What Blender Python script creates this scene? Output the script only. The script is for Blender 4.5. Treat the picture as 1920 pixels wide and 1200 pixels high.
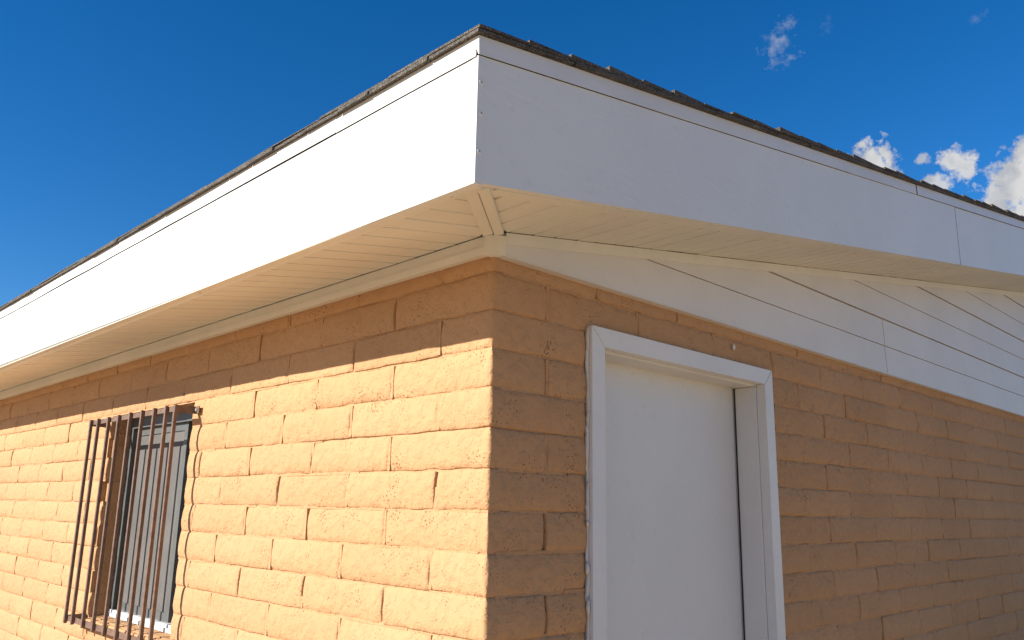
import bpy, math, random
import numpy as np

# ------------------------------------------------------------------ scene, camera, world, sun
S = bpy.context.scene
for o in list(bpy.data.objects):
    bpy.data.objects.remove(o, do_unlink=True)
COL = S.collection
Z0 = 1.6256                       # height of the course line everything is measured from
CAM = (1.5133, -1.4052, 0.0059 + Z0)
YAW, PITCH, ROLL = 0.79837, 0.22514, 0.018916
FPX = 1545.44

def cam_axes():
    y, p, r = YAW, PITCH, ROLL
    f = np.array([-math.sin(y)*math.cos(p), math.cos(y)*math.cos(p), math.sin(p)])
    r0 = np.array([math.cos(y), math.sin(y), 0.0])
    u0 = np.cross(r0, f)
    return math.cos(r)*r0 + math.sin(r)*u0, -math.sin(r)*r0 + math.cos(r)*u0, f
RGT, UPV, FWD = cam_axes()
from mathutils import Matrix
cd = bpy.data.cameras.new('camera'); cam = bpy.data.objects.new('camera', cd); COL.objects.link(cam)
M = Matrix.Identity(4)
for i in range(3):
    M[i][0] = RGT[i]; M[i][1] = UPV[i]; M[i][2] = -FWD[i]; M[i][3] = CAM[i]
cam.matrix_world = M
cd.sensor_width = 36.0; cd.lens = 36.0*FPX/1920.0
cd.clip_start = 0.05; cd.clip_end = 5000
S.camera = cam

SUN = np.array([-0.35, -1.0, 0.558]); SUN /= np.linalg.norm(SUN)      # towards the sun
W = bpy.data.worlds.new('World'); S.world = W; W.use_nodes = True
def build_world():
    nt = W.node_tree; N = nt.nodes; L = nt.links
    N.clear()
    out = N.new('ShaderNodeOutputWorld'); bg = N.new('ShaderNodeBackground')
    sk = N.new('ShaderNodeTexSky'); sk.sky_type = 'NISHITA'; sk.sun_disc = False
    sk.sun_elevation = math.asin(SUN[2]); sk.sun_rotation = math.atan2(SUN[0], SUN[1])
    sk.altitude = 1200; sk.air_density = 1.0; sk.dust_density = 0.0; sk.ozone_density = 4.0
    bg.inputs[1].default_value = 0.058
    sat = N.new('ShaderNodeHueSaturation'); sat.inputs['Saturation'].default_value = 1.31; sat.inputs['Hue'].default_value = 0.504
    sat.inputs['Value'].default_value = 1.12
    L.new(sk.outputs[0], sat.inputs['Color'])
    tc = N.new('ShaderNodeTexCoord')
    # broken-up direction: cauliflower edges
    n1 = N.new('ShaderNodeTexNoise'); n1.inputs['Scale'].default_value = 26; n1.inputs['Detail'].default_value = 9
    n1.inputs['Roughness'].default_value = 0.62
    L.new(tc.outputs['Generated'], n1.inputs['Vector'])
    n2 = N.new('ShaderNodeTexNoise'); n2.inputs['Scale'].default_value = 95; n2.inputs['Detail'].default_value = 8
    n2.inputs['Roughness'].default_value = 0.65
    L.new(tc.outputs['Generated'], n2.inputs['Vector'])
    def math_(op, a, b=None, clamp=False):
        m = N.new('ShaderNodeMath'); m.operation = op; m.use_clamp = clamp
        for i, v in enumerate((a, b)):
            if v is None: continue
            if isinstance(v, (int, float)): m.inputs[i].default_value = v
            else: L.new(v, m.inputs[i])
        return m.outputs[0]
    warp = math_('MULTIPLY', math_('SUBTRACT', n1.outputs[0], 0.5), 1.7)
    warp2 = math_('MULTIPLY', math_('SUBTRACT', n2.outputs[0], 0.5), 2.6)
    warpsum = math_('ADD', warp, warp2)
    R3 = random.Random(5)
    blobs = []                       # direction, radius, opacity
    def px(u, v):
        d = RGT*(u-960)/FPX - UPV*(v-600)/FPX + FWD
        return d/np.linalg.norm(d)
    for u, v, r, op in ((1642, 306, 36, 1), (1662, 322, 24, 1), (1730, 299, 11, .75), (1788, 303, 20, .95), (1806, 308, 19, .95), (1812, 322, 15, .9),
                        (1748, 342, 17, .9), (1766, 343, 15, .85), (1915, 352, 52, 1), (1938, 305, 42, 1), (1872, 384, 30, 1), (1965, 400, 84, 1)):
        blobs.append((px(u, v), r/FPX, op))
    for _ in range(9):               # the same scattered fair-weather cumulus all round
        a = R3.uniform(-0.55, 1.9)*math.pi; e = R3.uniform(.12, .5)
        d = np.array([math.cos(a)*math.cos(e), math.sin(a)*math.cos(e), math.sin(e)])
        if d @ FWD > 0.72: continue
        for k in range(2):
            q = d + np.array([R3.uniform(-.05, .05), R3.uniform(-.05, .05), R3.uniform(-.015, .015)])
            blobs.append((q/np.linalg.norm(q), R3.uniform(.02, .06), .95))
    dens = None
    for d, r, op in blobs:
        v = N.new('ShaderNodeVectorMath'); v.operation = 'DISTANCE'
        L.new(tc.outputs['Generated'], v.inputs[0]); v.inputs[1].default_value = tuple(float(x) for x in d)
        q = math_('SUBTRACT', 1.12, math_('DIVIDE', v.outputs['Value'], float(r)))
        q = math_('ADD', q, warpsum)
        q = math_('MULTIPLY', math_('MULTIPLY', q, 1.7, True), op)
        dens = q if dens is None else math_('MAXIMUM', dens, q)
    # thin wisps
    wis = None
    n3 = N.new('ShaderNodeTexNoise'); n3.inputs['Scale'].default_value = 38; n3.inputs['Detail'].default_value = 7
    L.new(tc.outputs['Generated'], n3.inputs['Vector'])
    for u, v, r, op in ((1462, 86, 34, .36), (1474, 48, 20, .26), (1440, 72, 15, .16), (1830, 35, 13, .12), (1550, 45, 16, .08)):
        vm = N.new('ShaderNodeVectorMath'); vm.operation = 'DISTANCE'
        L.new(tc.outputs['Generated'], vm.inputs[0]); vm.inputs[1].default_value = tuple(float(x) for x in px(u, v))
        q = math_('ADD', math_('SUBTRACT', 0.85, math_('DIVIDE', vm.outputs['Value'], r/FPX)), math_('MULTIPLY', warpsum, 1.5))
        q = math_('MULTIPLY', math_('MULTIPLY', q, 0.85, True), op)
        wis = q if wis is None else math_('MAXIMUM', wis, q)
    dens = math_('MAXIMUM', dens, wis)
    ramp = N.new('ShaderNodeValToRGB')
    ramp.color_ramp.elements[0].position = .36; ramp.color_ramp.elements[0].color = (3.6, 3.75, 4.05, 1)
    ramp.color_ramp.elements[1].position = .56; ramp.color_ramp.elements[1].color = (5.2, 5.2, 5.2, 1)
    L.new(n3.outputs[0], ramp.inputs[0])
    mx = N.new('ShaderNodeMix'); mx.data_type = 'RGBA'
    L.new(dens, mx.inputs[0]); L.new(sat.outputs[0], mx.inputs[6]); L.new(ramp.outputs[0], mx.inputs[7])
    L.new(mx.outputs[2], bg.inputs[0]); L.new(bg.outputs[0], out.inputs[0])
build_world()

sd = bpy.data.lights.new('sun', 'SUN'); so = bpy.data.objects.new('sun', sd); COL.objects.link(so)
sd.energy = 4.5; sd.angle = math.radians(0.5); sd.color = (1.0, 0.955, 0.88)
from mathutils import Vector
so.rotation_euler = Vector(-SUN).to_track_quat('-Z', 'Y').to_euler()
so.location = (-3, -9, 8)

S.view_settings.view_transform = 'Standard'; S.view_settings.look = 'None'
S.view_settings.gamma = 1.0; S.view_settings.use_curve_mapping = False
S.view_settings.exposure = 1.2
S.render.engine = 'CYCLES'
S.cycles.max_bounces = 7; S.cycles.diffuse_bounces = 5
S.cycles.use_denoising = True

# ------------------------------------------------------------------ helpers
rnd = random.Random(11)
def lerp(a, b, t): return a + (b-a)*t

def hash3(ix, iy, iz, seed):
    n = (ix.astype(np.int64)*374761393 + iy.astype(np.int64)*668265263 + iz.astype(np.int64)*2147483647 + seed*1274126177) & 0xffffffff
    n = ((n ^ (n >> 13))*1103515245) & 0xffffffff
    n = ((n ^ (n >> 15))*2246822519) & 0xffffffff
    return ((n ^ (n >> 16)) & 0xffff)/32767.5 - 1.0
def vnoise(x, y, seed=0):
    z = np.zeros_like(x)
    ix, iy = np.floor(x), np.floor(y); fx, fy = x-ix, y-iy
    fx = fx*fx*(3-2*fx); fy = fy*fy*(3-2*fy)
    a = hash3(ix, iy, z, seed); b = hash3(ix+1, iy, z, seed); c = hash3(ix, iy+1, z, seed); d = hash3(ix+1, iy+1, z, seed)
    return (a*(1-fx)+b*fx)*(1-fy) + (c*(1-fx)+d*fx)*fy

class MB:
    """collects faces and links them as one mesh object"""
    def __init__(self): self.v = []; self.f = []
    def add(self, vs, fs):
        n = len(self.v); self.v += [tuple(map(float, p)) for p in vs]; self.f += [tuple(i+n for i in q) for q in fs]
    def box(self, x0, x1, y0, y1, z0, z1):
        self.hexa([(x0,y0,z0),(x1,y0,z0),(x1,y1,z0),(x0,y1,z0),(x0,y0,z1),(x1,y0,z1),(x1,y1,z1),(x0,y1,z1)])
    def hexa(self, p):
        self.add(p, [(0,3,2,1),(4,5,6,7),(0,1,5,4),(1,2,6,5),(2,3,7,6),(3,0,4,7)])
    def prism(self, a, b):
        """two matching outlines joined by sides"""
        n = len(a)
        self.add(list(a)+list(b), [tuple(range(n))[::-1], tuple(range(n, 2*n))] + [(i, (i+1) % n, (i+1) % n+n, i+n) for i in range(n)])
    def disc(self, c, ax, r, t, n=14, dome=0.0):
        ax = np.array(ax, float); ax /= np.linalg.norm(ax)
        u = np.cross(ax, [0.3, 0.2, 1.0]); u /= np.linalg.norm(u); w = np.cross(ax, u); c = np.array(c, float)
        ring = [c + r*(math.cos(2*math.pi*i/n)*u + math.sin(2*math.pi*i/n)*w) for i in range(n)]
        top = [c + ax*t + .78*(p-c) for p in ring]
        vs = ring + top + [c + ax*(t+dome)]
        self.add(vs, [(i, (i+1) % n, (i+1) % n+n, i+n) for i in range(n)] + [(i+n, (i+1) % n+n, 2*n) for i in range(n)])
    def mesh(self, name, smooth=False):
        m = bpy.data.meshes.new(name); m.from_pydata(self.v, [], self.f)
        m.validate(); m.update()
        import bmesh
        b = bmesh.new(); b.from_mesh(m); bmesh.ops.recalc_face_normals(b, faces=b.faces); b.to_mesh(m); b.free()
        if smooth: m.polygons.foreach_set('use_smooth', [True]*len(m.polygons))
        return m
def put(name, mesh, mat, parent=None, loc=None, rotz=0.0, label=None, kind=None):
    if isinstance(mesh, MB): mesh = mesh.mesh(name)
    if mat is not None and not mesh.materials: mesh.materials.append(mat)
    o = bpy.data.objects.new(name, mesh); COL.objects.link(o)
    o.parent = parent
    if loc is None: loc = (0, 0, Z0) if (parent is not None and parent.parent is None) else (0, 0, 0)
    o.location = loc; o.rotation_euler = (0, 0, rotz)
    if label: o['label'] = label
    if kind: o['kind'] = kind
    return o
def bevel(o, w, seg=2):
    b = o.modifiers.new('bevel', 'BEVEL'); b.width = w; b.segments = seg; b.limit_method = 'ANGLE'; b.angle_limit = math.radians(35)
    return o

# ------------------------------------------------------------------ materials
def newmat(name):
    m = bpy.data.materials.new(name); m.use_nodes = True
    nt = m.node_tree; b = nt.nodes['Principled BSDF']
    return m, nt, b
def nd(nt, t, **kw):
    n = nt.nodes.new(t)
    for k, v in kw.items():
        if k in n.inputs: n.inputs[k].default_value = v
        else: setattr(n, k, v)
    return n
def mapped(nt, scale=(1, 1, 1), src='pos'):
    if src == 'pos':
        g = nt.nodes.new('ShaderNodeNewGeometry'); s = g.outputs['Position']
    else:
        g = nt.nodes.new('ShaderNodeTexCoord'); s = g.outputs['Object']
    m = nd(nt, 'ShaderNodeMapping'); m.inputs['Scale'].default_value = scale
    nt.links.new(s, m.inputs['Vector']); return m.outputs[0]
def ramp(nt, fac, stops):
    r = nt.nodes.new('ShaderNodeValToRGB'); e = r.color_ramp.elements
    while len(e) < len(stops): e.new(0.5)
    for q, (p, c) in zip(e, stops):
        q.position = p; q.color = c if len(c) == 4 else (*c, 1)
    nt.links.new(fac, r.inputs[0]); return r.outputs[0]
def mixc(nt, fac, a, b, mode='MIX'):
    m = nt.nodes.new('ShaderNodeMix'); m.data_type = 'RGBA'; m.blend_type = mode
    for s, v in ((0, fac), (6, a), (7, b)):
        if isinstance(v, (int, float)): m.inputs[s].default_value = v
        elif isinstance(v, tuple): m.inputs[s].default_value = v if len(v) == 4 else (*v, 1)
        else: nt.links.new(v, m.inputs[s])
    return m.outputs[2]
def bump(nt, h, strength, dist, prev=None):
    b = nt.nodes.new('ShaderNodeBump'); b.inputs['Strength'].default_value = strength; b.inputs['Distance'].default_value = dist
    nt.links.new(h, b.inputs['Height'])
    if prev is not None: nt.links.new(prev, b.inputs['Normal'])
    return b.outputs[0]

def m_wall():
    m, nt, b = newmat('tan_wall_paint')
    p = mapped(nt)
    big = nd(nt, 'ShaderNodeTexNoise', Scale=1.7, Detail=4); nt.links.new(p, big.inputs['Vector'])
    mid = nd(nt, 'ShaderNodeTexNoise', Scale=17, Detail=5, Roughness=.6); nt.links.new(p, mid.inputs['Vector'])
    c = ramp(nt, big.outputs[0], [(.3, (.412, .233, .114)), (.7, (.450, .257, .130))])
    c = mixc(nt, ramp(nt, mid.outputs[0], [(.35, (0, 0, 0)), (.75, (.35, .35, .35))]), c, (.39, .218, .106))
    # pinholes in the rough block face, with their shade put into the colour
    vo = nd(nt, 'ShaderNodeTexVoronoi', Scale=105, Randomness=1.0); nt.links.new(p, vo.inputs['Vector'])
    pat = nd(nt, 'ShaderNodeTexNoise', Scale=9, Detail=3); nt.links.new(p, pat.inputs['Vector'])
    sp = nd(nt, 'ShaderNodeMath', operation='SUBTRACT'); nt.links.new(pat.outputs[0], sp.inputs[0]); nt.links.new(vo.outputs['Distance'], sp.inputs[1])
    hole = ramp(nt, sp.outputs[0], [(.385, (0, 0, 0)), (.47, (1, 1, 1))])
    oi = nt.nodes.new('ShaderNodeObjectInfo')
    c = mixc(nt, 1.0, c, ramp(nt, oi.outputs['Random'], [(0, (.965, .965, .955)), (1, (1.03, 1.04, 1.04))]), 'MULTIPLY')
    c = mixc(nt, mixc(nt, 1.0, hole, (.75, .75, .75), 'MULTIPLY'), c, (.17, .075, .035))
    nt.links.new(c, b.inputs['Base Color'])
    b.inputs['Roughness'].default_value = .82; b.inputs['Specular IOR Level'].default_value = .18
    f1 = nd(nt, 'ShaderNodeTexNoise', Scale=140, Detail=5, Roughness=.62); nt.links.new(p, f1.inputs['Vector'])
    f2 = nd(nt, 'ShaderNodeTexNoise', Scale=38, Detail=3, Roughness=.5); nt.links.new(p, f2.inputs['Vector'])
    msk = ramp(nt, f2.outputs[0], [(.44, (.12, .12, .12)), (.60, (1, 1, 1))])
    gr = mixc(nt, 1.0, f1.outputs[0], msk, 'MULTIPLY')
    n = bump(nt, gr, .85, .0042)
    n = bump(nt, f2.outputs[0], .10, .005, n)
    inv = nd(nt, 'ShaderNodeInvert'); nt.links.new(hole, inv.inputs['Color'])
    n = bump(nt, inv.outputs[0], .8, .004, n)
    nt.links.new(n, b.inputs['Normal'])
    return m
def m_white(name, col, grain=None, rough=.45, gs=.12, dirt=.06):
    m, nt, b = newmat(name)
    p = mapped(nt)
    n1 = nd(nt, 'ShaderNodeTexNoise', Scale=2.3, Detail=5, Roughness=.6); nt.links.new(p, n1.inputs['Vector'])
    d = tuple(x*(1-dirt*1.6) for x in col)
    c = ramp(nt, n1.outputs[0], [(.35, d), (.62, col)])
    n2 = nd(nt, 'ShaderNodeTexNoise', Scale=33, Detail=4); nt.links.new(p, n2.inputs['Vector'])
    c = mixc(nt, ramp(nt, n2.outputs[0], [(.60, (0, 0, 0)), (.82, (.45, .45, .45))]), c, (col[0]*.82, col[1]*.80, col[2]*.76))
    nt.links.new(c, b.inputs['Base Color']); b.inputs['Roughness'].default_value = rough
    b.inputs['Specular IOR Level'].default_value = .3
    if grain:
        q = mapped(nt, grain)
        w = nd(nt, 'ShaderNodeTexNoise', Scale=1.0, Detail=4, Roughness=.55, Distortion=.6); nt.links.new(q, w.inputs['Vector'])
        n = bump(nt, w.outputs[0], gs, .003)
        wv = nd(nt, 'ShaderNodeTexNoise', Scale=3.1, Detail=2); nt.links.new(p, wv.inputs['Vector'])
        n = bump(nt, wv.outputs[0], .12, .01, n)
        nt.links.new(n, b.inputs['Normal'])
    else:
        wv = nd(nt, 'ShaderNodeTexNoise', Scale=4.5, Detail=3); nt.links.new(p, wv.inputs['Vector'])
        nt.links.new(bump(nt, wv.outputs[0], .10, .008), b.inputs['Normal'])
    return m
def m_shingle():
    m, nt, b = newmat('asphalt_shingle')
    p = mapped(nt)
    v = nd(nt, 'ShaderNodeTexVoronoi', Scale=480); nt.links.new(p, v.inputs['Vector'])
    g = ramp(nt, v.outputs['Color'], [(.2, (.030, .028, .027)), (.55, (.090, .080, .068)), (.9, (.26, .225, .17))])
    n1 = nd(nt, 'ShaderNodeTexNoise', Scale=14, Detail=4); nt.links.new(p, n1.inputs['Vector'])
    c = mixc(nt, 1.0, g, ramp(nt, n1.outputs[0], [(.3, (.6, .58, .55)), (.7, (1.15, 1.1, 1.05))]), 'MULTIPLY')
    nt.links.new(c, b.inputs['Base Color']); b.inputs['Roughness'].default_value = .95
    nt.links.new(bump(nt, v.outputs['Distance'], .9, .003), b.inputs['Normal'])
    return m
def m_metal_bar():
    m, nt, b = newmat('brown_painted_iron')
    p = mapped(nt)
    n1 = nd(nt, 'ShaderNodeTexNoise', Scale=40, Detail=5); nt.links.new(p, n1.inputs['Vector'])
    c = ramp(nt, n1.outputs[0], [(.35, (.110, .064, .044)), (.6, (.160, .098, .070)), (.78, (.21, .09, .04))])
    nt.links.new(c, b.inputs['Base Color']); b.inputs['Roughness'].default_value = .5
    b.inputs['Specular IOR Level'].default_value = .45
    nt.links.new(bump(nt, n1.outputs[0], .3, .0015), b.inputs['Normal'])
    return m
def m_plain(name, col, rough=.6, metal=0.0, spec=.4, var=.12):
    m, nt, b = newmat(name)
    p = mapped(nt)
    n1 = nd(nt, 'ShaderNodeTexNoise', Scale=21, Detail=5); nt.links.new(p, n1.inputs['Vector'])
    c = ramp(nt, n1.outputs[0], [(.3, tuple(x*(1-var) for x in col)), (.7, tuple(min(1, x*(1+var)) for x in col))])
    nt.links.new(c, b.inputs['Base Color']); b.inputs['Roughness'].default_value = rough
    b.inputs['Metallic'].default_value = metal; b.inputs['Specular IOR Level'].default_value = spec
    return m
def m_glass():
    m, nt, b = newmat('dusty_glass')
    p = mapped(nt)
    n1 = nd(nt, 'ShaderNodeTexNoise', Scale=7, Detail=7, Roughness=.65); nt.links.new(p, n1.inputs['Vector'])
    n2 = nd(nt, 'ShaderNodeTexNoise', Scale=160, Detail=2); nt.links.new(p, n2.inputs['Vector'])
    c = ramp(nt, n1.outputs[0], [(.3, (.034, .042, .046)), (.72, (.066, .078, .084))])
    c = mixc(nt, ramp(nt, n2.outputs[0], [(.68, (0, 0, 0)), (.76, (.8, .8, .8))]), c, (.34, .34, .33))
    nt.links.new(c, b.inputs['Base Color'])
    nt.links.new(ramp(nt, n1.outputs[0], [(.3, (.07, .07, .07)), (.7, (.26, .26, .26))]), b.inputs['Roughness'])
    b.inputs['Specular IOR Level'].default_value = .5
    return m
def m_screen():
    m, nt, b = newmat('insect_screen')
    p = mapped(nt)
    n1 = nd(nt, 'ShaderNodeTexNoise', Scale=5, Detail=6, Roughness=.6); nt.links.new(p, n1.inputs['Vector'])
    n2 = nd(nt, 'ShaderNodeTexNoise', Scale=170, Detail=2); nt.links.new(p, n2.inputs['Vector'])
    c = ramp(nt, n1.outputs[0], [(.3, (.066, .061, .056)), (.7, (.100, .092, .084))])
    c = mixc(nt, ramp(nt, n2.outputs[0], [(.70, (0, 0, 0)), (.78, (.7, .7, .7))]), c, (.34, .33, .31))
    nt.links.new(c, b.inputs['Base Color']); b.inputs['Roughness'].default_value = .7
    return m
def m_ground():
    m, nt, b = newmat('dry_desert_soil')
    p = mapped(nt)
    n1 = nd(nt, 'ShaderNodeTexNoise', Scale=.35, Detail=8, Roughness=.6); nt.links.new(p, n1.inputs['Vector'])
    n2 = nd(nt, 'ShaderNodeTexVoronoi', Scale=26); nt.links.new(p, n2.inputs['Vector'])
    c = ramp(nt, n1.outputs[0], [(.3, (.415, .282, .155)), (.7, (.52, .365, .21))])
    c = mixc(nt, ramp(nt, n2.outputs['Distance'], [(.1, (.5, .5, .5)), (.5, (0, 0, 0))]), c, (.34, .235, .14))
    nt.links.new(c, b.inputs['Base Color']); b.inputs['Roughness'].default_value = .95
    nt.links.new(bump(nt, n2.outputs['Distance'], .6, .02), b.inputs['Normal'])
    return m
MW = m_wall()
FASC = m_white('white_fascia_paint', (.625, .63, .605), grain=(5, 5, 62), gs=.30, dirt=.03)
DRIP = m_white('white_flashing', (.61, .60, .575), rough=.4, dirt=.04)
SOFF = m_white('almond_soffit_vinyl', (.66, .635, .56), rough=.5, dirt=.05)
SIDE = m_white('white_siding_vinyl', (.62, .59, .55), grain=(3, 3, 70), gs=.10, rough=.5, dirt=.04)
DOORP = m_white('white_door_paint', (.60, .59, .565), rough=.42, dirt=.03)
TRIMP = m_white('white_casing_paint', (.64, .625, .60), grain=(30, 30, 6), gs=.08, rough=.45, dirt=.05)
SHIN = m_shingle(); IRON = m_metal_bar()
ALU = m_plain('grey_window_aluminium', (.085, .087, .083), .45, 0.0, .5)
ALUW = m_plain('pale_window_aluminium', (.50, .50, .49), .4, 0.0, .5)
DARK = m_plain('rubber_and_seam_shade', (.02, .02, .02), .8)
ROOM = m_plain('dark_room', (.10, .09, .08), .9)
WOOD = m_plain('roof_deck_wood', (.30, .21, .13), .8)
CAULK = m_white('white_caulk', (.62, .58, .52), rough=.6, dirt=.1)
SCREW = m_plain('screw_steel', (.45, .46, .47), .4, .6)
GLASS = m_glass(); SCREEN = m_screen(); SOIL = m_ground()

# ------------------------------------------------------------------ the ground
g = MB(); g.add([(-900, -900, 0), (900, -900, 0), (900, 900, 0), (-900, 900, 0)], [(0, 1, 2, 3)])
gr = put('ground', g, SOIL, None, (0, 0, 0)); gr['kind'] = 'structure'

# ------------------------------------------------------------------ the house
house = bpy.data.objects.new('house', None); COL.objects.link(house)
house.location = (0, 0, 0)
house['label'] = 'tan painted slump block house with white fascia and white door'; house['category'] = 'house'

HC = 0.1016                     # course height
LB = 0.4115                     # block module
XE, YE = -9.0, 12.0             # far ends of the two walls
WIN = (-2.655, -1.752, -0.508, 0.406)
DOOR = (0.366, 1.400, -Z0, 0.508)
SL, SB = 0.1662, 0.708          # soffit plane: z = SB + SL*y
def sof(y): return SB + SL*y
RID = 6.0                       # ridge line (y)

# ---- wall bodies (mortar) with recessed joints
def in_open(a, b, lo, hi): return not (b <= lo or a >= hi)
rows = list(range(-16, 7))
def row_z(r):
    return r*HC, (r+1)*HC if r < 6 else 6*HC + .058
jr = random.Random(3)
def joints(side, r):
    """block boundaries (distance from the corner) of a course"""
    odd = r % 2 != 0
    first = (LB if odd else LB/2) if side == 'left' else (LB/2 if odd else LB)
    n = int((9.0 if side == 'left' else 12.0)/LB)
    js = [0.0] + [first + i*LB + jr.uniform(-.010, .010) for i in range(n)]
    return js
JL = {r: joints('left', r) for r in rows}; JR = {r: joints('right', r) for r in rows}

def split_open(a, b, r, opening):
    """the pieces of interval [a,b] (wall coordinate) that stay outside the opening"""
    if opening is None: return [(a, b)]
    lo, hi, zb, zt = opening
    z0, z1 = row_z(r)
    if z1 <= zb+.01 or z0 >= zt-.01: return [(a, b)]
    out = []
    if a < lo: out.append((a, min(b, lo)))
    if b > hi: out.append((max(a, hi), b))
    return out

def wall_body(side):
    """joint mortar and core of one wall; wall coordinate s (x for the left wall, y for the right one)"""
    m = MB(); R = random.Random(21 if side == 'left' else 22)
    def bx(s0, s1, d0, d1, z0, z1):
        if side == 'left': m.box(s0, s1, -d1, -d0, z0, z1)
        else: m.box(d0, d1, s0, s1, z0, z1)
    op = WIN if side == 'left' else DOOR
    end = XE if side == 'left' else YE
    lo, hi = (end, -.03) if side == 'left' else (.03, end)
    zb, zt = -Z0, .70
    # core slab round the opening
    for s0, s1, za, zc in ((lo, op[0], zb, zt), (op[1], hi, zb, zt), (op[0], op[1], zb, op[2]), (op[0], op[1], op[3], zt)):
        if zc - za > .005 and s1 > s0: bx(s0, s1, -.19, -.016, za, zc)
    for r in rows:
        z0, z1 = row_z(r)
        # bed joint at the bottom of the course
        for s0, s1 in split_open(lo, hi, r, op):
            if r > -16:
                q = s0
                while q < s1-1e-6:
                    e = min(s1, q + R.uniform(.15, .5))
                    bx(q, e, -.018, R.uniform(-.0022, .0012), z0-.0048, z0+.0048); q = e
        js = JL[r] if side == 'left' else JR[r]
        for j in js[1:]:
            s = -j if side == 'left' else j
            for a, b in split_open(s-.006, s+.006, r, op):
                if b-a < .006: continue
                t = R.random()
                za, zc = z0+.004, z1-.004
                if t < .66:      # tooled almost flush
                    bx(a, b, -.018, R.uniform(.0025, .0065), za, zc)
                elif t < .94:    # open at one end
                    k = R.uniform(.3, .6)
                    bx(a, b, -.018, R.uniform(-.002, .004), za, lerp(za, zc, k) if R.random() < .5 else zc)
                    bx(a+.001, b-.001, -.018, R.uniform(-.008, -.004), za, zc)
    return m
wallL = put('wall', wall_body('left'), MW, house, label='sunlit block wall with the barred window')
wallR = put('wall', wall_body('right'), MW, house, label='shaded block wall with the white door')

# ---- blocks
def edge_samples(a, b, step):
    ins = [0, .0025, .007, .014]
    n = max(1, int((b-a-.028)/step))
    mid = list(np.linspace(a+.014, b-.014, n+1))[1:-1]
    return np.array([a+i for i in ins] + mid + [b-i for i in ins[::-1]])
def block_mesh(sa, sb, hgt, seed, corner=False, coarse=False):
    R = random.Random(seed*7+1)
    if coarse:
        s = np.array([sa, sa+.007] + list(np.linspace(sa+.02, sb-.02, 4)) + [sb-.007, sb]); z = np.array([0, .006, .03, .06, hgt-.006, hgt]) if hgt > .08 else np.linspace(0, hgt, 4)
    else:
        s = edge_samples(sa, sb, .0135); z = edge_samples(0, hgt, .012)
    if corner:
        s = np.array(sorted([q for q in s if abs(q) > .012] + [-.011, -.004, 0, .004, .011]))
    SS, ZZ = np.meshgrid(s, z)
    t = ZZ/hgt
    amp = R.uniform(.0045, .0078)
    peak = R.uniform(.32, .5)
    prof = np.where(t < peak, 1-((peak-t)/peak)**2*R.uniform(.75, 1.0), 1-((t-peak)/(1-peak))**2*R.uniform(.85, 1.15))
    d = R.uniform(-.0012, .0030) + amp*prof
    ox, oz = R.uniform(0, 90), R.uniform(0, 90)
    d = d + .0014*vnoise(SS*17+ox, ZZ*19+oz, seed) + .0008*vnoise(SS*48+ox, ZZ*52+oz, seed+1)
    low = np.clip(1.25-t*1.9, .25, 1)
    d = d + .0009*low*vnoise(SS*120+ox, ZZ*120+oz, seed+2)
    d = d + R.uniform(-.006, .006)*(SS-(sa+sb)/2)
    es = np.minimum(SS-sa, sb-SS)
    ez = np.minimum(ZZ, hgt-ZZ)
    d = d - .0036*np.clip(1-es/.009, 0, 1)**2 - .0016*np.clip(1-ez/.008, 0, 1)**2
    # wavy outline
    SSo = SS + np.where(SS-sa < .02, -1, np.where(sb-SS < .02, 1, 0))*(.0018*vnoise(ZZ*45+ox, ZZ*0+oz, seed+4)-.001)
    ZZo = ZZ + np.where(ZZ < .012, 1, np.where(hgt-ZZ < .012, 1, 0))*(.0024*vnoise(SS*16+ox, SS*0+oz, seed+5))
    nx, nz = len(s), len(z)
    def pos(S_, D_, Z_):
        if not corner: return np.stack([S_, -D_, Z_], -1)
        k = np.where(np.abs(SS) < 1e-6, .62, 1.0)
        X = np.where(SS < -1e-6, S_, D_*k); Y = np.where(SS > 1e-6, S_, -D_*k)
        X = np.where((SS < 0) & (SS > -.012), S_*.9 + D_*np.clip(1+SS/.012, 0, 1)*.35, X)
        Y = np.where((SS > 0) & (SS < .012), S_*.9 - D_*np.clip(1-SS/.012, 0, 1)*.35, Y)
        return np.stack([X, Y, Z_], -1)
    front = pos(SSo, d, ZZo).reshape(-1, 3)
    backd = np.full_like(d, -.021)
    if corner:
        bk = np.stack([np.where(SS <= 0, np.minimum(SSo, -.021), -.021), np.where(SS > 0, np.maximum(SSo, .021), .021), ZZo], -1).reshape(-1, 3)
    else:
        bk = pos(SSo, backd, ZZo).reshape(-1, 3)
    idx = np.arange(nx*nz).reshape(nz, nx)
    ring = list(idx[0, :]) + list(idx[1:, -1]) + list(idx[-1, -2::-1]) + list(idx[-2:0:-1, 0])
    vs = [tuple(p) for p in front] + [tuple(bk[i]) for i in ring]
    fs = []
    for a in range(nz-1):
        for c in range(nx-1):
            fs.append((int(idx[a, c]), int(idx[a, c+1]), int(idx[a+1, c+1]), int(idx[a+1, c])))
    n0, n = nx*nz, len(ring)
    for i in range(n):
        j = (i+1) % n
        fs.append((int(ring[i]), n0+i, n0+j, int(ring[j])))
    return vs, fs
def to_mesh(name, vs, fs):
    me = bpy.data.meshes.new(name); me.from_pydata(vs, [], fs); me.update()
    me.polygons.foreach_set('use_smooth', [True]*len(me.polygons))
    me.materials.append(MW)
    return me

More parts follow.
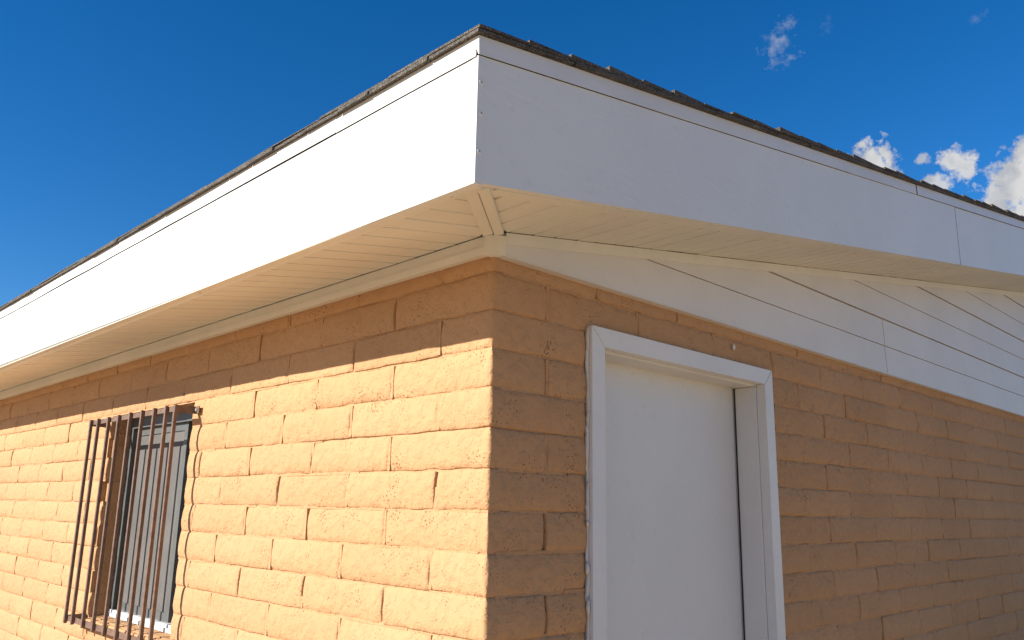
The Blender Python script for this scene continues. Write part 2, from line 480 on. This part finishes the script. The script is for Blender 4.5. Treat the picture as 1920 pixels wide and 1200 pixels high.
def project(p):
    q = np.array(p, float) + np.array([0, 0, Z0]) - np.array(CAM)
    z = q @ FWD
    if z < .1: return None
    return 960+FPX*(q @ RGT)/z, 600-FPX*(q @ UPV)/z, FPX/z
GAP = .0065
cand = []       # (pixel size, side, r, s0, s1, corner)
for r in rows:
    z0, z1 = row_z(r)
    for side in ('left', 'right'):
        js = JL[r] if side == 'left' else JR[r]
        op = WIN if side == 'left' else DOOR
        for i in range(1, len(js)-1):
            a, b = (-js[i+1]+GAP/2, -js[i]-GAP/2) if side == 'left' else (js[i]+GAP/2, js[i+1]-GAP/2)
            for s0, s1 in split_open(a, b, r, op):
                if s1-s0 < .035: continue
                c = ((s0+s1)/2, 0, (z0+z1)/2) if side == 'left' else (0, (s0+s1)/2, (z0+z1)/2)
                vis = 0.0
                for e in (s0, (s0+s1)/2, s1):
                    for zz in (z0+.02, z1-.02):
                        u = project((e, 0, zz) if side == 'left' else (0, e, zz))
                        if u and -4 < u[0] < 1924 and -4 < u[1] < 1204: vis = max(vis, u[2])
                cand.append((vis*vis*(s1-s0) if vis else 0, side, r, s0, s1))
cand.sort(key=lambda q: -q[0])
n_corner = sum(1 for r in rows if r >= -7)
single = [c for c in cand if c[0] > 0][:300-n_corner]
rest = cand[len(single):]
VAR = {}
vr = random.Random(8)
def variant(L, hgt):
    full = abs(L-(LB-GAP)) < .022 and hgt > .08
    key = (round(L, 3) if not full else 'full', round(hgt, 3), vr.randrange(26) if full else vr.randrange(3))
    if key not in VAR:
        vs, fs = block_mesh(0, L if not full else LB-GAP, hgt, len(VAR)+3)
        VAR[key] = (to_mesh('block', vs, fs), L if not full else LB-GAP)
    return VAR[key]
for _, side, r, s0, s1 in single:
    z0, z1 = row_z(r)
    hgt = z1-z0-.0030
    me, L0 = variant(s1-s0, hgt)
    par = wallL if side == 'left' else wallR
    dz = vr.uniform(-.001, .001)
    if side == 'left': o = put('block', me, None, par, (s0, 0, z0+.0015+dz))
    else: o = put('block', me, None, par, (0, s0, z0+.0015+dz), math.pi/2)
    o.scale[0] = (s1-s0)/L0
for r in rows:                      # corner blocks show a face on both walls
    if r < -7: continue
    z0, z1 = row_z(r)
    La = JL[r][1]-GAP/2; Lb = JR[r][1]-GAP/2
    if r <= 4 and Lb > DOOR[0]-.002: Lb = DOOR[0]-.004
    vs, fs = block_mesh(-La, Lb, z1-z0-.0030, 400+r, corner=True)
    put('block', to_mesh('corner_block', vs, fs), None, wallL, (0, 0, z0+.0015))
# everything out of view or too far: one mesh per wall
for side in ('left', 'right'):
    V, F = [], []
    for _, sd_, r, s0, s1 in rest:
        if sd_ != side: continue
        z0, z1 = row_z(r)
        vs, fs = block_mesh(0, s1-s0, z1-z0-.0030, 900+len(V) % 977, coarse=True)
        n = len(V)
        for x, y, z in vs:
            V.append((s0+x, y, z+z0+.0015) if side == 'left' else (-y, s0+x, z+z0+.0015))
        F += [tuple(i+n for i in f) for f in fs]
    if side == 'left':
        for r in rows:
            if r >= -7: continue
            z0, z1 = row_z(r)
            vs, fs = block_mesh(-(JL[r][1]-GAP/2), min(JR[r][1]-GAP/2, DOOR[0]-.004), z1-z0-.0030, 700+r, corner=True, coarse=True)
            n = len(V); V += [(x, y, z+z0+.0015) for x, y, z in vs]; F += [tuple(i+n for i in f) for f in fs]
    put('block_courses', to_mesh('block_courses', V, F), None, wallL if side == 'left' else wallR, kind='stuff')
# core of the corner, back walls of the house, and a dark room inside
m = MB(); m.box(-.19, -.016, .016, .19, -Z0, .70)
for r in rows[1:]: m.box(-.04, -.0015, .0015, .04, r*HC-.0046, r*HC+.0046)
put('corner_core', m, MW, house)
m = MB(); m.box(XE, -.19, YE-.19, YE, -Z0, .70); m.box(XE, XE+.19, .19, YE-.19, -Z0, .70)
put('back_wall', m, MW, house)
m = MB(); m.box(XE+.2, -.2, 1.6, 1.64, -Z0, .69); m.box(XE+.2, -.2, .2, YE-.2, -Z0+.01, -Z0+.03); m.box(XE+.2, -.2, .2, 1.6, .64, .66)
m.box(-1.2, -1.16, .2, 1.6, -Z0+.03, .64)
put('interior', m, ROOM, house)
# chip of old paint above the door
m = MB(); rp = random.Random(4)
c0 = np.array([.0115, 1.158, .580])
pts = []
for i in range(11):
    a = 2*math.pi*i/11; rr = rp.uniform(.55, 1.1)
    pts.append(c0 + np.array([0, math.cos(a)*.0095*rr, math.sin(a)*.0135*rr]))
m.prism(pts, [p+np.array([.0022, 0, 0]) for p in pts])
put('paint_chip', m, CAULK, wallR, label='small white chip of paint above the door')

# ------------------------------------------------------------------ window
WX0, WX1, WZ0, WZ1 = WIN
FY = .085
m = MB()
t = .045
m.box(WX0, WX1, FY, FY+.09, WZ1-.058, WZ1)                 # head
m.box(WX0, WX0+t, FY, FY+.09, WZ0+.03, WZ1-.058)
m.box(WX1-t, WX1, FY, FY+.09, WZ0+.03, WZ1-.058)
window = put('window', m, ALU, house, label='grey aluminium window set deep in the block wall')
m = MB(); m.box(WX0, WX1, FY-.004, FY+.09, WZ0+.002, WZ0+.030)
m.box(WX0+.002, WX1-.002, FY-.014, FY-.004, WZ0+.002, WZ0+.018)
put('sill_frame', m, ALUW, window, label='pale dusty bottom rail of the window frame')
def sash(x0, x1, y, w, name, mat):
    m = MB(); z0, z1 = WZ0+.031, WZ1-.059
    m.box(x0, x1, y, y+.022, z1-w, z1); m.box(x0, x1, y, y+.022, z0, z0+w)
    m.box(x0, x0+w, y, y+.022, z0+w, z1-w); m.box(x1-w, x1, y, y+.022, z0+w, z1-w)
    return put(name, m, mat, window), (x0+w, x1-w, z0+w, z1-w)
MX = -2.03
s1_, q1 = sash(WX0+t+.001, MX, FY+.018, .034, 'sash', ALU)
s2_, q2 = sash(MX-.03, WX1-t-.001, FY+.044, .034, 'sash', ALU)
m = MB(); m.box(q1[0]-.004, q1[1]+.004, FY+.0235, FY+.0265, q1[2]-.004, q1[3]+.004); put('insect_screen', m, SCREEN, window)
m = MB(); m.box(q2[0]-.004, q2[1]+.004, FY+.053, FY+.057, q2[2]-.004, q2[3]+.004); put('pane', m, GLASS, window)
# sill course of the opening
R = random.Random(31)
x = WX0
while x < WX1-.02:
    e = min(WX1, x+R.uniform(.095, .105))
    if WX1-e < .04: e = WX1
    m = MB()
    f = R.uniform(-.004, .004)
    m.hexa([(x+.003, -.018+f, WZ0-.05), (e-.003, -.018+f, WZ0-.05), (e-.003, FY-.016, WZ0-.05), (x+.003, FY-.016, WZ0-.05),
            (x+.003, -.016+f, WZ0-.006), (e-.003, -.016+f, WZ0-.006), (e-.003, FY-.016, WZ0+.004), (x+.003, FY-.016, WZ0+.004)])
    bevel(put('sill_block', m, MW, wallL), .005); x = e
# reveals: block ends lining the opening
for xe, sgn in ((WX0, -1), (WX1, 1)):
    for r in range(-5, 4):
        m = MB(); z0, z1 = row_z(r); k = R.uniform(-.003, .003)
        a, b = (xe-.02, xe+k) if sgn < 0 else (xe+k, xe+.02)
        m.box(a, b, .0215, FY+.02, z0+.003, z1-.003)
        bevel(put('reveal_block', m, MW, wallL), .005)
m = MB(); m.box(WX0+.002, WX1-.002, .0215, FY, WZ1-.004, WZ1+.03); put('lintel', m, MW, wallL)

# ------------------------------------------------------------------ security bars
GY = -.100
BX = [-2.665, -2.566, -2.433, -2.307, -2.174, -2.043, -1.914, -1.792, -1.707]
m = MB()
m.box(BX[0]-.004, BX[-1]+.004, GY+.0135, GY+.0175, .355, .375)
grille = put('window_grille', m, IRON, house, label='brown iron security bars standing off the window')
gb = random.Random(6)
m = MB(); m.box(BX[0]-.004, BX[-1]+.004, GY+.0135, GY+.0175, -.521, -.497); put('rail', m, IRON, grille)
for i, x in enumerate(BX):
    m = MB(); k = .0065
    d0, d1 = gb.uniform(-.003, .003), gb.uniform(-.003, .003)
    zt, zb = .378+gb.uniform(-.003, .003), -.527+gb.uniform(-.004, .003)
    m.hexa([(x-k+d0, GY-.0005, zb), (x+k+d0, GY-.0005, zb), (x+k+d0, GY+.0130, zb), (x-k+d0, GY+.0130, zb),
            (x-k+d1, GY-.0005, zt), (x+k+d1, GY-.0005, zt), (x+k+d1, GY+.0130, zt), (x-k+d1, GY+.0130, zt)])
    bevel(put('bar', m, IRON, grille), .0012, 1)
for x, zz in ((BX[-1]+.006, .352), (BX[0]-.010, .352), (BX[-1]+.006, -.521), (BX[0]-.010, -.521)):
    m = MB(); m.box(x, x+.004, GY+.0005, .004, zz-.003, zz+.026)
    s = 1 if x > -2 else -1
    xa, xb = (x+.004, x+.036) if s > 0 else (x-.032, x)
    m.box(xa, xb, -.019, -.0155, zz-.003, zz+.026)
    br = put('bracket', m, IRON, grille)
    m = MB(); m.disc(((xa+xb)/2, -.0185, zz+.012), (0, -1, 0), .0085, .006, 6)
    put('bolt', m, SCREW, grille)

# ------------------------------------------------------------------ door
DY0, DY1, DZ = .425, 1.343, .467           # inner edges of the casing
CW = .057
m = MB(); m.box(-.148, -.104, DY0+.0055, DY1-.012, -Z0+.012, DZ-.004)
door = bevel(put('door', m, DOORP, house, label='plain white flush door in a white frame'), .0015, 1)
XC0, XC1 = -.012, .024
def mitred(pts):
    m = MB(); m.prism([(XC0, y, z) for y, z in pts], [(XC1, y, z) for y, z in pts]); return m
g_ = .0006
bevel(put('casing', mitred([(DY0-CW, DZ+CW-g_-.001), (DY0, DZ-g_), (DY0, -Z0+.002), (DY0-CW, -Z0+.002)]), TRIMP, door, (0, 0, 0)), .0012, 1)
bevel(put('casing', mitred([(DY1+CW, DZ+CW-g_-.001), (DY1, DZ-g_), (DY1, -Z0+.002), (DY1+CW, -Z0+.002)]), TRIMP, door, (0, 0, 0)), .0012, 1)
bevel(put('casing', mitred([(DY0-CW+g_, DZ+CW), (DY1+CW-g_, DZ+CW), (DY1-g_, DZ+.0005), (DY0+g_, DZ+.0005)]), TRIMP, door, (0, 0, 0)), .0012, 1)
def jamb(y0, y1, z0, z1, nm='jamb'):
    m = MB(); m.box(-.185, XC0-.0008, y0, y1, z0, z1); return bevel(put(nm, m, TRIMP, door, (0, 0, 0)), .001, 1)
jamb(DY0-.02, DY0+.004, -Z0+.002, DZ-.007); jamb(DY1-.006, DY1+.02, -Z0+.002, DZ-.007); jamb(DY0-.02, DY1+.02, DZ-.006, DZ+.02, 'head_jamb')
m = MB(); m.box(-.1015, -.0965, DY1-.0095, DY1-.0065, -Z0+.01, DZ-.007)
put('weatherstrip', m, DARK, door, (0, 0, 0))
m = MB(); m.box(-.180, -.150, DY0+.006, DY1-.008, -Z0+.01, DZ-.008); put('backing', m, DARK, door, (0, 0, 0))
m = MB(); m.box(-.10, .03, DY0+.004, DY1-.007, -Z0+.0, -Z0+.011); put('threshold', m, ALU, door, (0, 0, 0))
# ragged caulk where the casing meets the rough wall
def caulk_bead(yc, sgn, seed):
    m = MB(); R = random.Random(seed)
    z = np.linspace(-.9, DZ+CW-.004, 150)
    w = .0026 + .0030*vnoise(z*22, z*0+seed, seed) + .0025*vnoise(z*70, z*0+seed, seed+1)
    w = np.clip(w, .0008, .02)
    d = .010 + .004*vnoise(z*17, z*0+3, seed+2)
    vs = []
    for zi, wi, di in zip(z, w, d):
        vs += [(.002, yc, zi), (.002, yc+sgn*(wi+.003), zi), (di*.75, yc+sgn*wi, zi), (di+.003, yc, zi)]
    fs = []
    for i in range(len(z)-1):
        for k in range(4):
            a, b = 4*i+k, 4*i+(k+1) % 4
            fs.append((a, b, b+4, a+4))
    fs += [(0, 1, 2, 3), tuple(4*(len(z)-1)+k for k in (3, 2, 1, 0))]
    m.add(vs, fs); me = m.mesh('caulk_bead', True); return put('caulk_bead', me, CAULK, door, (0, 0, 0))
caulk_bead(DY0-CW-.0004, -1, 5); caulk_bead(DY1+CW+.0004, 1, 9)
for y, z, a, b, sd_ in ((.3585, -.030, .005, .010, 1), (.357, -.147, .0065, .019, 2), (.3595, -.245, .006, .028, 3), (.362, .078, .003, .006, 4), (.361, .268, .0035, .008, 5)):
    R = random.Random(sd_); m = MB(); ring = []
    for i in range(14):
        q = 2*math.pi*i/14; rr = R.uniform(.7, 1.15)
        ring.append((.0105, y+math.cos(q)*a*rr, z+math.sin(q)*b*rr))
    top = [(.0175, lerp(p[1], y, .45), lerp(p[2], z, .45)) for p in ring]
    m.prism(ring, top); put('caulk_blob', m.mesh('caulk_blob', True), CAULK, door, (0, 0, 0))

# ------------------------------------------------------------------ fascia, flashing
FX, FYE = .352, -.385                 # outer faces: rake (x) and eave (y)
XEND = XE-.37
def zlow(x): return .6395 + (.352-x)*.0070 if x > -3.4 else .6395+3.752*.0070
m = MB()
xs = list(np.linspace(FX-.0008, -3.4, 14)) + [XEND]
fr = [(x, FYE, zlow(x)) for x in xs] + [(x, FYE, .9202) for x in xs[::-1]]
m.prism(fr, [(x, FYE+.019, z) for x, y, z in fr])
fasE = put('fascia_board', m, FASC, house, label='sunlit white fascia board along the eave')
m = MB(); m.box(XEND, FX-.0195, FYE+.0015, FYE+.042, 0, .003)
for i in range(len(m.v)):
    x, y, z = m.v[i]; m.v[i] = (x, y, z + max(zlow(x)+.0006, 0) if y < FYE+.02 else sof(y)-.0055+z)
put('fascia_return', m, SOFF, fasE, (0, 0, 0))
def rake_piece(y0, y1, x0, x1, zl0, zl1):
    m = MB(); pts = lambda y: [(x0, y, sof(y)+zl0), (x1, y, sof(y)+zl0), (x1, y, sof(y)+zl1), (x0, y, sof(y)+zl1)]
    m.prism(pts(y0), pts(y1)); return m
SEAM = 2.60
fasR = put('fascia_board', rake_piece(FYE-.0004, SEAM-.005, FX-.019, FX, -.0035, .2776), FASC, house, label='shaded white fascia board at the corner of the gable')
fasR2 = put('fascia_board', rake_piece(SEAM+.005, RID, FX-.019, FX-.0012, -.0035, .2776), FASC, house, label='farther length of shaded gable fascia past the seam')
for p_, a, b in ((fasR, FYE+.045, SEAM-.0015), (fasR2, SEAM+.0015, RID)):
    put('fascia_return', rake_piece(a, b, FX-.056, FX-.0195, -.0045, -.0012), SOFF, p_, (0, 0, 0))
put('seam_shade_strip', rake_piece(SEAM-.0052, SEAM+.0052, FX-.018, FX-.0016, -.0030, .273), DARK, fasR, (0, 0, 0))  # dark strip in the board joint, shade of the gap put into colour
# thin folded edge and screws at the corner
put('corner_fold', rake_piece(FYE-.0016, FYE+.0160, FX+.0002, FX+.0014, .000, .262), FASC, fasR, (0, 0, 0))
for y, z in ((-.377, .862), (-.3755, .793), (-.377, .709)):
    m = MB(); m.disc((FX+.0012, y, z), (1, 0, 0), .0072, .0020, 14, .0006); sc_ = put('screw', m, FASC, fasR, (0, 0, 0))
    m = MB(); m.disc((FX+.0034, y, z), (1, 0, 0), .0019, .0006, 8); put('screw_recess', m, DARK, fasR, (0, 0, 0))
for x, y in ((.254, -.364), (-.955, -.362), (-2.395, -.362)):
    m = MB(); m.disc((x, y, sof(y)-.0052), (0, .16, -1), .0045, .0016, 10, .0006); put('nail', m, SCREW, fasE, (0, 0, 0))
for x, y in ((.332, -.312), (.330, 1.315)):
    m = MB(); m.disc((x, y, sof(y)-.0043), (0, .16, -1), .0045, .0016, 10, .0006); put('nail', m, SCREW, fasR, (0, 0, 0))
# drip flashing in lengths
TOPZ = .9685
def eave_flash(xa, xb, za, zb, proud):
    m = MB(); n = max(2, int((xa-xb)/.25)); Rr = random.Random(int(xa*100)+7)
    lo, hi = [], []
    for i in range(n+1):
        x = lerp(xa, xb, i/n)
        lo.append((x, FYE-proud-Rr.uniform(.000, .0018), za+Rr.uniform(-.0012, .0012)))
        hi.append((x, FYE-proud+.0010, zb))
    vs = []
    for a, b in zip(lo, hi):
        vs += [a, b, (b[0], FYE+.017, b[2]), (a[0], a[1]+.0010, a[2])]
    fs = []
    for i in range(n):
        for k in range(4):
            p, q = 4*i+k, 4*i+(k+1) % 4
            fs.append((p, q, q+4, p+4))
    fs += [(0, 1, 2, 3), (4*n+3, 4*n+2, 4*n+1, 4*n)]
    m.add(vs, fs); return m
put('drip_flashing', eave_flash(.3475, -.1785, .9205, TOPZ, .0032), DRIP, house, label='white flashing strip along the eave at the corner')
put('drip_flashing', eave_flash(-.1800, -3.0, .9215, TOPZ, .0040), DRIP, house, label='long white flashing strip along the eave')
put('drip_flashing', eave_flash(-3.0015, XEND, .9215, TOPZ, .0034), DRIP, house, label='far white flashing strip along the eave')
def rake_flash(y0, y1, proud):
    m = MB(); n = max(2, int((y1-y0)/.25)); Rr = random.Random(int(y0*100)+9)
    vs = []
    for i in range(n+1):
        y = lerp(y0, y1, i/n); z = sof(y)
        vs += [(FX+proud+Rr.uniform(.0, .0018), y, z+.2785+Rr.uniform(-.0012, .0012)), (FX+proud-.001, y, z+.3225), (FX-.016, y, z+.3225), (FX+proud-.0008, y, z+.2785)]
    fs = []
    for i in range(n):
        for k in range(4):
            p, q = 4*i+k, 4*i+(k+1) % 4
            fs.append((p, q, q+4, p+4))
    fs += [(0, 1, 2, 3), (4*n+3, 4*n+2, 4*n+1, 4*n)]
    m.add(vs, fs); return m
put('drip_flashing', rake_flash(-.3875, 1.42, .0034), DRIP, house, label='white flashing strip along the gable at the corner')
put('drip_flashing', rake_flash(1.4205, 2.104, .0026), DRIP, house, label='short smudged flashing strip along the gable before the seam')
put('drip_flashing', rake_flash(2.113, RID, .0036), DRIP, house, label='far white flashing strip along the gable')

put('seam_shade_strip', rake_piece(2.1035, 2.1135, FX-.012, FX+.0022, .2800, .3220), DARK, fasR, (0, 0, 0))  # shade of the flashing joint, drawn as a dark strip
# ------------------------------------------------------------------ soffit
m = MB()
m.hexa([(XEND, FYE+.019, sof(FYE+.019)+.012), (FX-.019, FYE+.019, sof(FYE+.019)+.012), (FX-.019, .03, sof(.03)+.012), (XEND, .03, sof(.03)+.012),
        (XEND, FYE+.019, sof(FYE+.019)+.018), (FX-.019, FYE+.019, sof(FYE+.019)+.018), (FX-.019, .03, sof(.03)+.018), (XEND, .03, sof(.03)+.018)])
m.hexa([(.0, .03, sof(.03)+.012), (FX-.019, .03, sof(.03)+.012), (FX-.019, RID, sof(RID)+.012), (.0, RID, sof(RID)+.012),
        (.0, .03, sof(.03)+.018), (FX-.019, .03, sof(.03)+.018), (FX-.019, RID, sof(RID)+.018), (.0, RID, sof(RID)+.018)])
soffit = put('soffit', m, SOFF, house, label='ribbed almond soffit under the overhang')
PW = .0885
DIAG = FYE/FX                                   # mitre line y = DIAG*x
def strip_profile(w, r, c=.0042, d=.0060):
    """cross-section of one soffit rib: (across, height above face)"""
    return [(.0015, .0105), (.0015, d), (c, r), (w-c, r+.0004), (w-.0015, d), (w-.0015, .0105)]
sr = random.Random(17)
x = .315
while x > -5.2:
    pr = strip_profile(PW, sr.uniform(-.0005, .0005))
    a, b = [], []
    ok = True
    for c, hgt in pr:
        xx = x - c
        ye = -.0225 if xx <= .022 else min(-.0225, DIAG*xx - .020)
        ys = FYE+.0195
        if ye - ys < .004: ye = ys+.004
        a.append((xx, ys, sof(ys)+hgt)); b.append((xx, ye, sof(ye)+hgt))
    m = MB(); m.prism(a, b); put('soffit_panel', m, SOFF, soffit, (0, 0, 0)); x -= PW
m = MB(); a = [(x, FYE+.0195, sof(FYE)+.003), (XEND, FYE+.0195, sof(FYE)+.003), (XEND, FYE+.0195, sof(FYE)+.007), (x, FYE+.0195, sof(FYE)+.007)]
m.prism(a, [(p[0], -.0225, p[2]-sof(FYE)+sof(-.0225)) for p in a]); put('soffit_panel', m, SOFF, soffit, (0, 0, 0), label='far flat run of the eave soffit')
y = -.335
while y < 5.75:
    pr = strip_profile(PW, sr.uniform(-.0008, .0008), .0045, .0070); a, b = [], []
    for c, hgt in pr:
        yy = y + c
        xs_ = .0345 if yy >= -.016 else max(.0345, yy/DIAG + .020)
        xe_ = FX-.0195
        if xe_ - xs_ < .004: xs_ = xe_-.004
        a.append((xs_, yy, sof(yy)+hgt)); b.append((xe_, yy, sof(yy)+hgt))
    m = MB(); m.prism(a, b); put('soffit_panel', m, SOFF, soffit, (0, 0, 0)); y += PW
# mitre strip from the wall corner to the fascia corner
def along_mitre(t, off):        # t along the mitre from wall to fascia, off across it
    d = np.array([FX, FYE]); L_ = np.linalg.norm(d); d /= L_; n_ = np.array([-d[1], d[0]])
    p = d*t*L_ + n_*off; return p
def mitre_strip(o0, o1, t0, t1, dz, th):
    m = MB(); q = [along_mitre(t0, o0), along_mitre(t1, o0), along_mitre(t1, o1), along_mitre(t0, o1)]
    m.hexa([(p[0], p[1], sof(p[1])-dz-th) for p in q] + [(p[0], p[1], sof(p[1])-dz) for p in q]); return m
bevel(put('mitre_trim', mitre_strip(-.030, -.0012, .03, .885, -.004, .009), SOFF, soffit, (0, 0, 0)), .0015, 1)
bevel(put('mitre_trim', mitre_strip(.0012, .026, .05, .90, -.004, .012), SOFF, soffit, (0, 0, 0)), .0015, 1)
# frieze trim along the eave wall
m = MB(); m.box(XEND, -.006, -.024, .0, .651, .6735); m.box(XEND, -.006, -.0205, .0, .6738, .7030)
put('frieze_trim', m, SOFF, house, label='narrow almond trim where the eave soffit meets the block wall')

# ------------------------------------------------------------------ gable siding
def rake_y(z): return (z + .030 - SB)/SL
m = MB()
yv = [.02, RID, RID]
m.prism([(.004, .0, .665), (.004, RID, .665), (.004, RID, sof(RID)-.004), (.004, .0, sof(0)-.004)], [(-.02, .0, .665), (-.02, RID, .665), (-.02, RID, sof(RID)-.004), (-.02, .0, sof(0)-.004)])
siding = put('siding', m, SIDE, house, label='white lap siding in the gable above the block wall')
EX = .1295; ZS = .648
xin, xout = .0262, .0325
k = 0
def siding_panel(zb, ya, yb):
    """two laps folded into one panel; left end follows the rake"""
    m = MB()
    for h_, lip in ((0, .0), (1, .0045)):
        z0 = zb + h_*EX + (.0 if zb == ZS and h_ == 0 else (.0050 if h_ == 0 else .0026)); z1 = zb + (h_+1)*EX
        xo = xout - lip*.35
        xi = xin + (.0015 if h_ == 0 else .0)
        def xat(z): return lerp(xo, xi, (z-z0)/EX)
        l0, l1 = max(ya, rake_y(z0)), max(ya, rake_y(z1))
        pts = [(l0, z0)]
        if rake_y(z0) < ya < rake_y(z1): pts.append((ya, SL*ya+SB-.030))
        pts += [(l1, z1), (yb, z1), (yb, z0)]
        if l1 >= yb:
            pts = [(l0, z0), (yb, SL*yb+SB-.030), (yb, z0)]
        if l0 >= yb: continue
        f = [(xat(z), y, z) for y, z in pts]
        m.prism(f, [(.0045, y, z) for y, z in pts])
    return m
zb = ZS
while zb < sof(RID)-.06:
    if k == 0:
        put('siding_panel', siding_panel(zb, .012, 2.469), SIDE, siding, (0, 0, 0), label='lowest siding panel beside the house corner')
        o = put('siding_panel', siding_panel(zb, 2.4735, RID), SIDE, siding, (0.0008, 0, 0), label='lowest siding panel past the seam')
    else:
        m = siding_panel(zb, .012, RID)
        if m.v: put('siding_panel', m, SIDE, siding, (0, 0, 0))
    zb += 2*EX; k += 1
m = MB()
pts = lambda y: [(.006, y, sof(y)-.034), (.0345, y, sof(y)-.034), (.0345, y, sof(y)-.0015), (.006, y, sof(y)-.0015)]
m.prism(pts(.010), pts(RID)); put('rake_channel', m, SOFF, siding, (0, 0, 0))
m = MB(); m.box(.0, .0330, .012, RID, .6440, .6474); put('starter_strip', m, SIDE, siding, (0, 0, 0))
# rounded cap where the two trims meet over the wall corner
m = MB(); n = 8; a, b = [], []
for i in range(n+1):
    q = math.pi/2*i/n
    a.append((-.006+.040*math.sin(q), .010-.040*math.cos(q), .6455)); b.append((a[-1][0], a[-1][1], .698))
a += [(-.006, .010, .6455)]; b += [(-.006, .010, .698)]
m.prism(a, b); put('corner_cap', m, SOFF, house, label='rounded almond cap at the top of the wall corner')
# far half of the gable and its rake, out of view
m = MB(); z6 = sof(RID)
m.prism([(.028, RID+.001, .665), (.028, YE, .665), (.028, YE, .708), (.028, RID+.001, z6-.004)], [(-.02, RID+.001, .665), (-.02, YE, .665), (-.02, YE, .708), (-.02, RID+.001, z6-.004)])
m.prism([(FX, RID+.001, z6-.004), (FX, YE+.38, .641), (FX, YE+.38, .96), (FX, RID+.001, z6+.322)], [(FX-.019, RID+.001, z6-.004), (FX-.019, YE+.38, .641), (FX-.019, YE+.38, .96), (FX-.019, RID+.001, z6+.322)])
m.box(XEND, FX-.02, YE+.36, YE+.379, .641, .96)
put('far_gable', m, SIDE, house)

# ------------------------------------------------------------------ roof
RT = .3230                         # deck underside above the soffit plane
def deck(y): return sof(y)+RT
m = MB()
m.hexa([(XEND, FYE+.017, deck(FYE)-.016), (FX-.017, FYE+.017, deck(FYE)-.016), (FX-.017, RID, deck(RID)-.016), (XEND, RID, deck(RID)-.016),
        (XEND, FYE+.002, deck(FYE+.002)), (FX-.003, FYE+.002, deck(FYE+.002)), (FX-.003, RID, deck(RID)), (XEND, RID, deck(RID))])
m.hexa([(XEND, RID, deck(RID)-.016), (FX+.004, RID, deck(RID)-.016), (FX+.004, YE+.39, deck(FYE)-.016), (XEND, YE+.39, deck(FYE)-.016),
        (XEND, RID, deck(RID)+.006), (FX+.004, RID, deck(RID)+.006), (FX+.004, YE+.39, deck(FYE)+.006), (XEND, YE+.39, deck(FYE)+.006)])
roof = put('roof', m, WOOD, house, label='low dark shingle roof with a ragged edge')
def tile(x0, x1, ya, yb, ha, hb, ta, tb, skew=0.0, nub=None):
    """one shingle lying on the slope: from ya (butt) up to yb; ha/hb height of its underside over the deck"""
    m = MB()
    m.hexa([(x0, ya+skew, deck(ya)+ha), (x1, ya-skew, deck(ya)+ha), (x1, yb, deck(yb)+hb), (x0, yb, deck(yb)+hb),
            (x0, ya+skew+.001, deck(ya)+ha+ta), (x1, ya-skew+.001, deck(ya)+ha+ta), (x1, yb, deck(yb)+hb+tb), (x0, yb, deck(yb)+hb+tb)])
    return m
sh = random.Random(77)
# eave courses: starter and first row, each tab its own piece
x = FX+.012
first = True
while x > -5.4:
    w = sh.uniform(.13, .30)
    if first: w = .165
    ov = FYE-.014-sh.uniform(-.002, .004)
    h0 = sh.uniform(.0005, .0015)
    put('shingle', tile(x-w+sh.uniform(.001, .0035), x, ov, ov+.30, h0, h0, sh.uniform(.0085, .0110), .006, sh.uniform(-.0015, .0015)), SHIN, roof, (0, 0, 0))
    x -= w; first = False
x = FX+.013
while x > -5.4:
    w = sh.uniform(.20, .42)
    ov = FYE-.011-sh.uniform(-.003, .004)
    h0 = .0118+sh.uniform(0, .0012)
    put('shingle', tile(x-w+sh.uniform(.0005, .003), x, ov, ov+.28, h0, .008, sh.uniform(.0035, .0085), .005, sh.uniform(-.002, .002)), SHIN, roof, (0, 0, 0))
    x -= w
# starter pieces up the rake
y = FYE+.292
while y < RID-.4:
    w = sh.uniform(.22, .34)
    h0 = sh.uniform(.0003, .0010)
    put('shingle', tile(FX-.16, FX+.0125+sh.uniform(-.002, .003), y+sh.uniform(.001, .004), y+w, h0, h0, .0095, .0095), SHIN, roof, (0, 0, 0))
    y += w
# field courses at the rake, each a lapped butt that steps up
y = FYE+.135; i = 0
while y < RID-.3:
    ex = .142
    w = sh.uniform(.22, .5)
    t_ = sh.uniform(.007, .018)
    ha = .0140+sh.uniform(0, .005)
    put('shingle', tile(FX-w, FX+.011+sh.uniform(-.006, .006), y+sh.uniform(-.006, .006), y+.29, ha, .0098, t_, .0045, sh.uniform(-.004, .004)), SHIN, roof, (0, 0, 0))
    y += ex; i += 1
# the rest of the field, seen by nobody from the ground: one lapped mesh
m = MB(); y = FYE+.13
while y < RID:
    m.hexa([(XEND, y, deck(y)+.012), (FX-.2, y, deck(y)+.012), (FX-.2, min(y+.2, RID), deck(min(y+.2, RID))+.004), (XEND, min(y+.2, RID), deck(min(y+.2, RID))+.004),
            (XEND, y, deck(y)+.018), (FX-.2, y, deck(y)+.018), (FX-.2, min(y+.2, RID), deck(min(y+.2, RID))+.009), (XEND, min(y+.2, RID), deck(min(y+.2, RID))+.009)])
    y += .142
m.box(XEND, -5.4, FYE-.014, FYE+.2, deck(FYE)+.002, deck(FYE)+.03)
put('shingle_field', m, SHIN, roof, (0, 0, 0), kind='stuff')
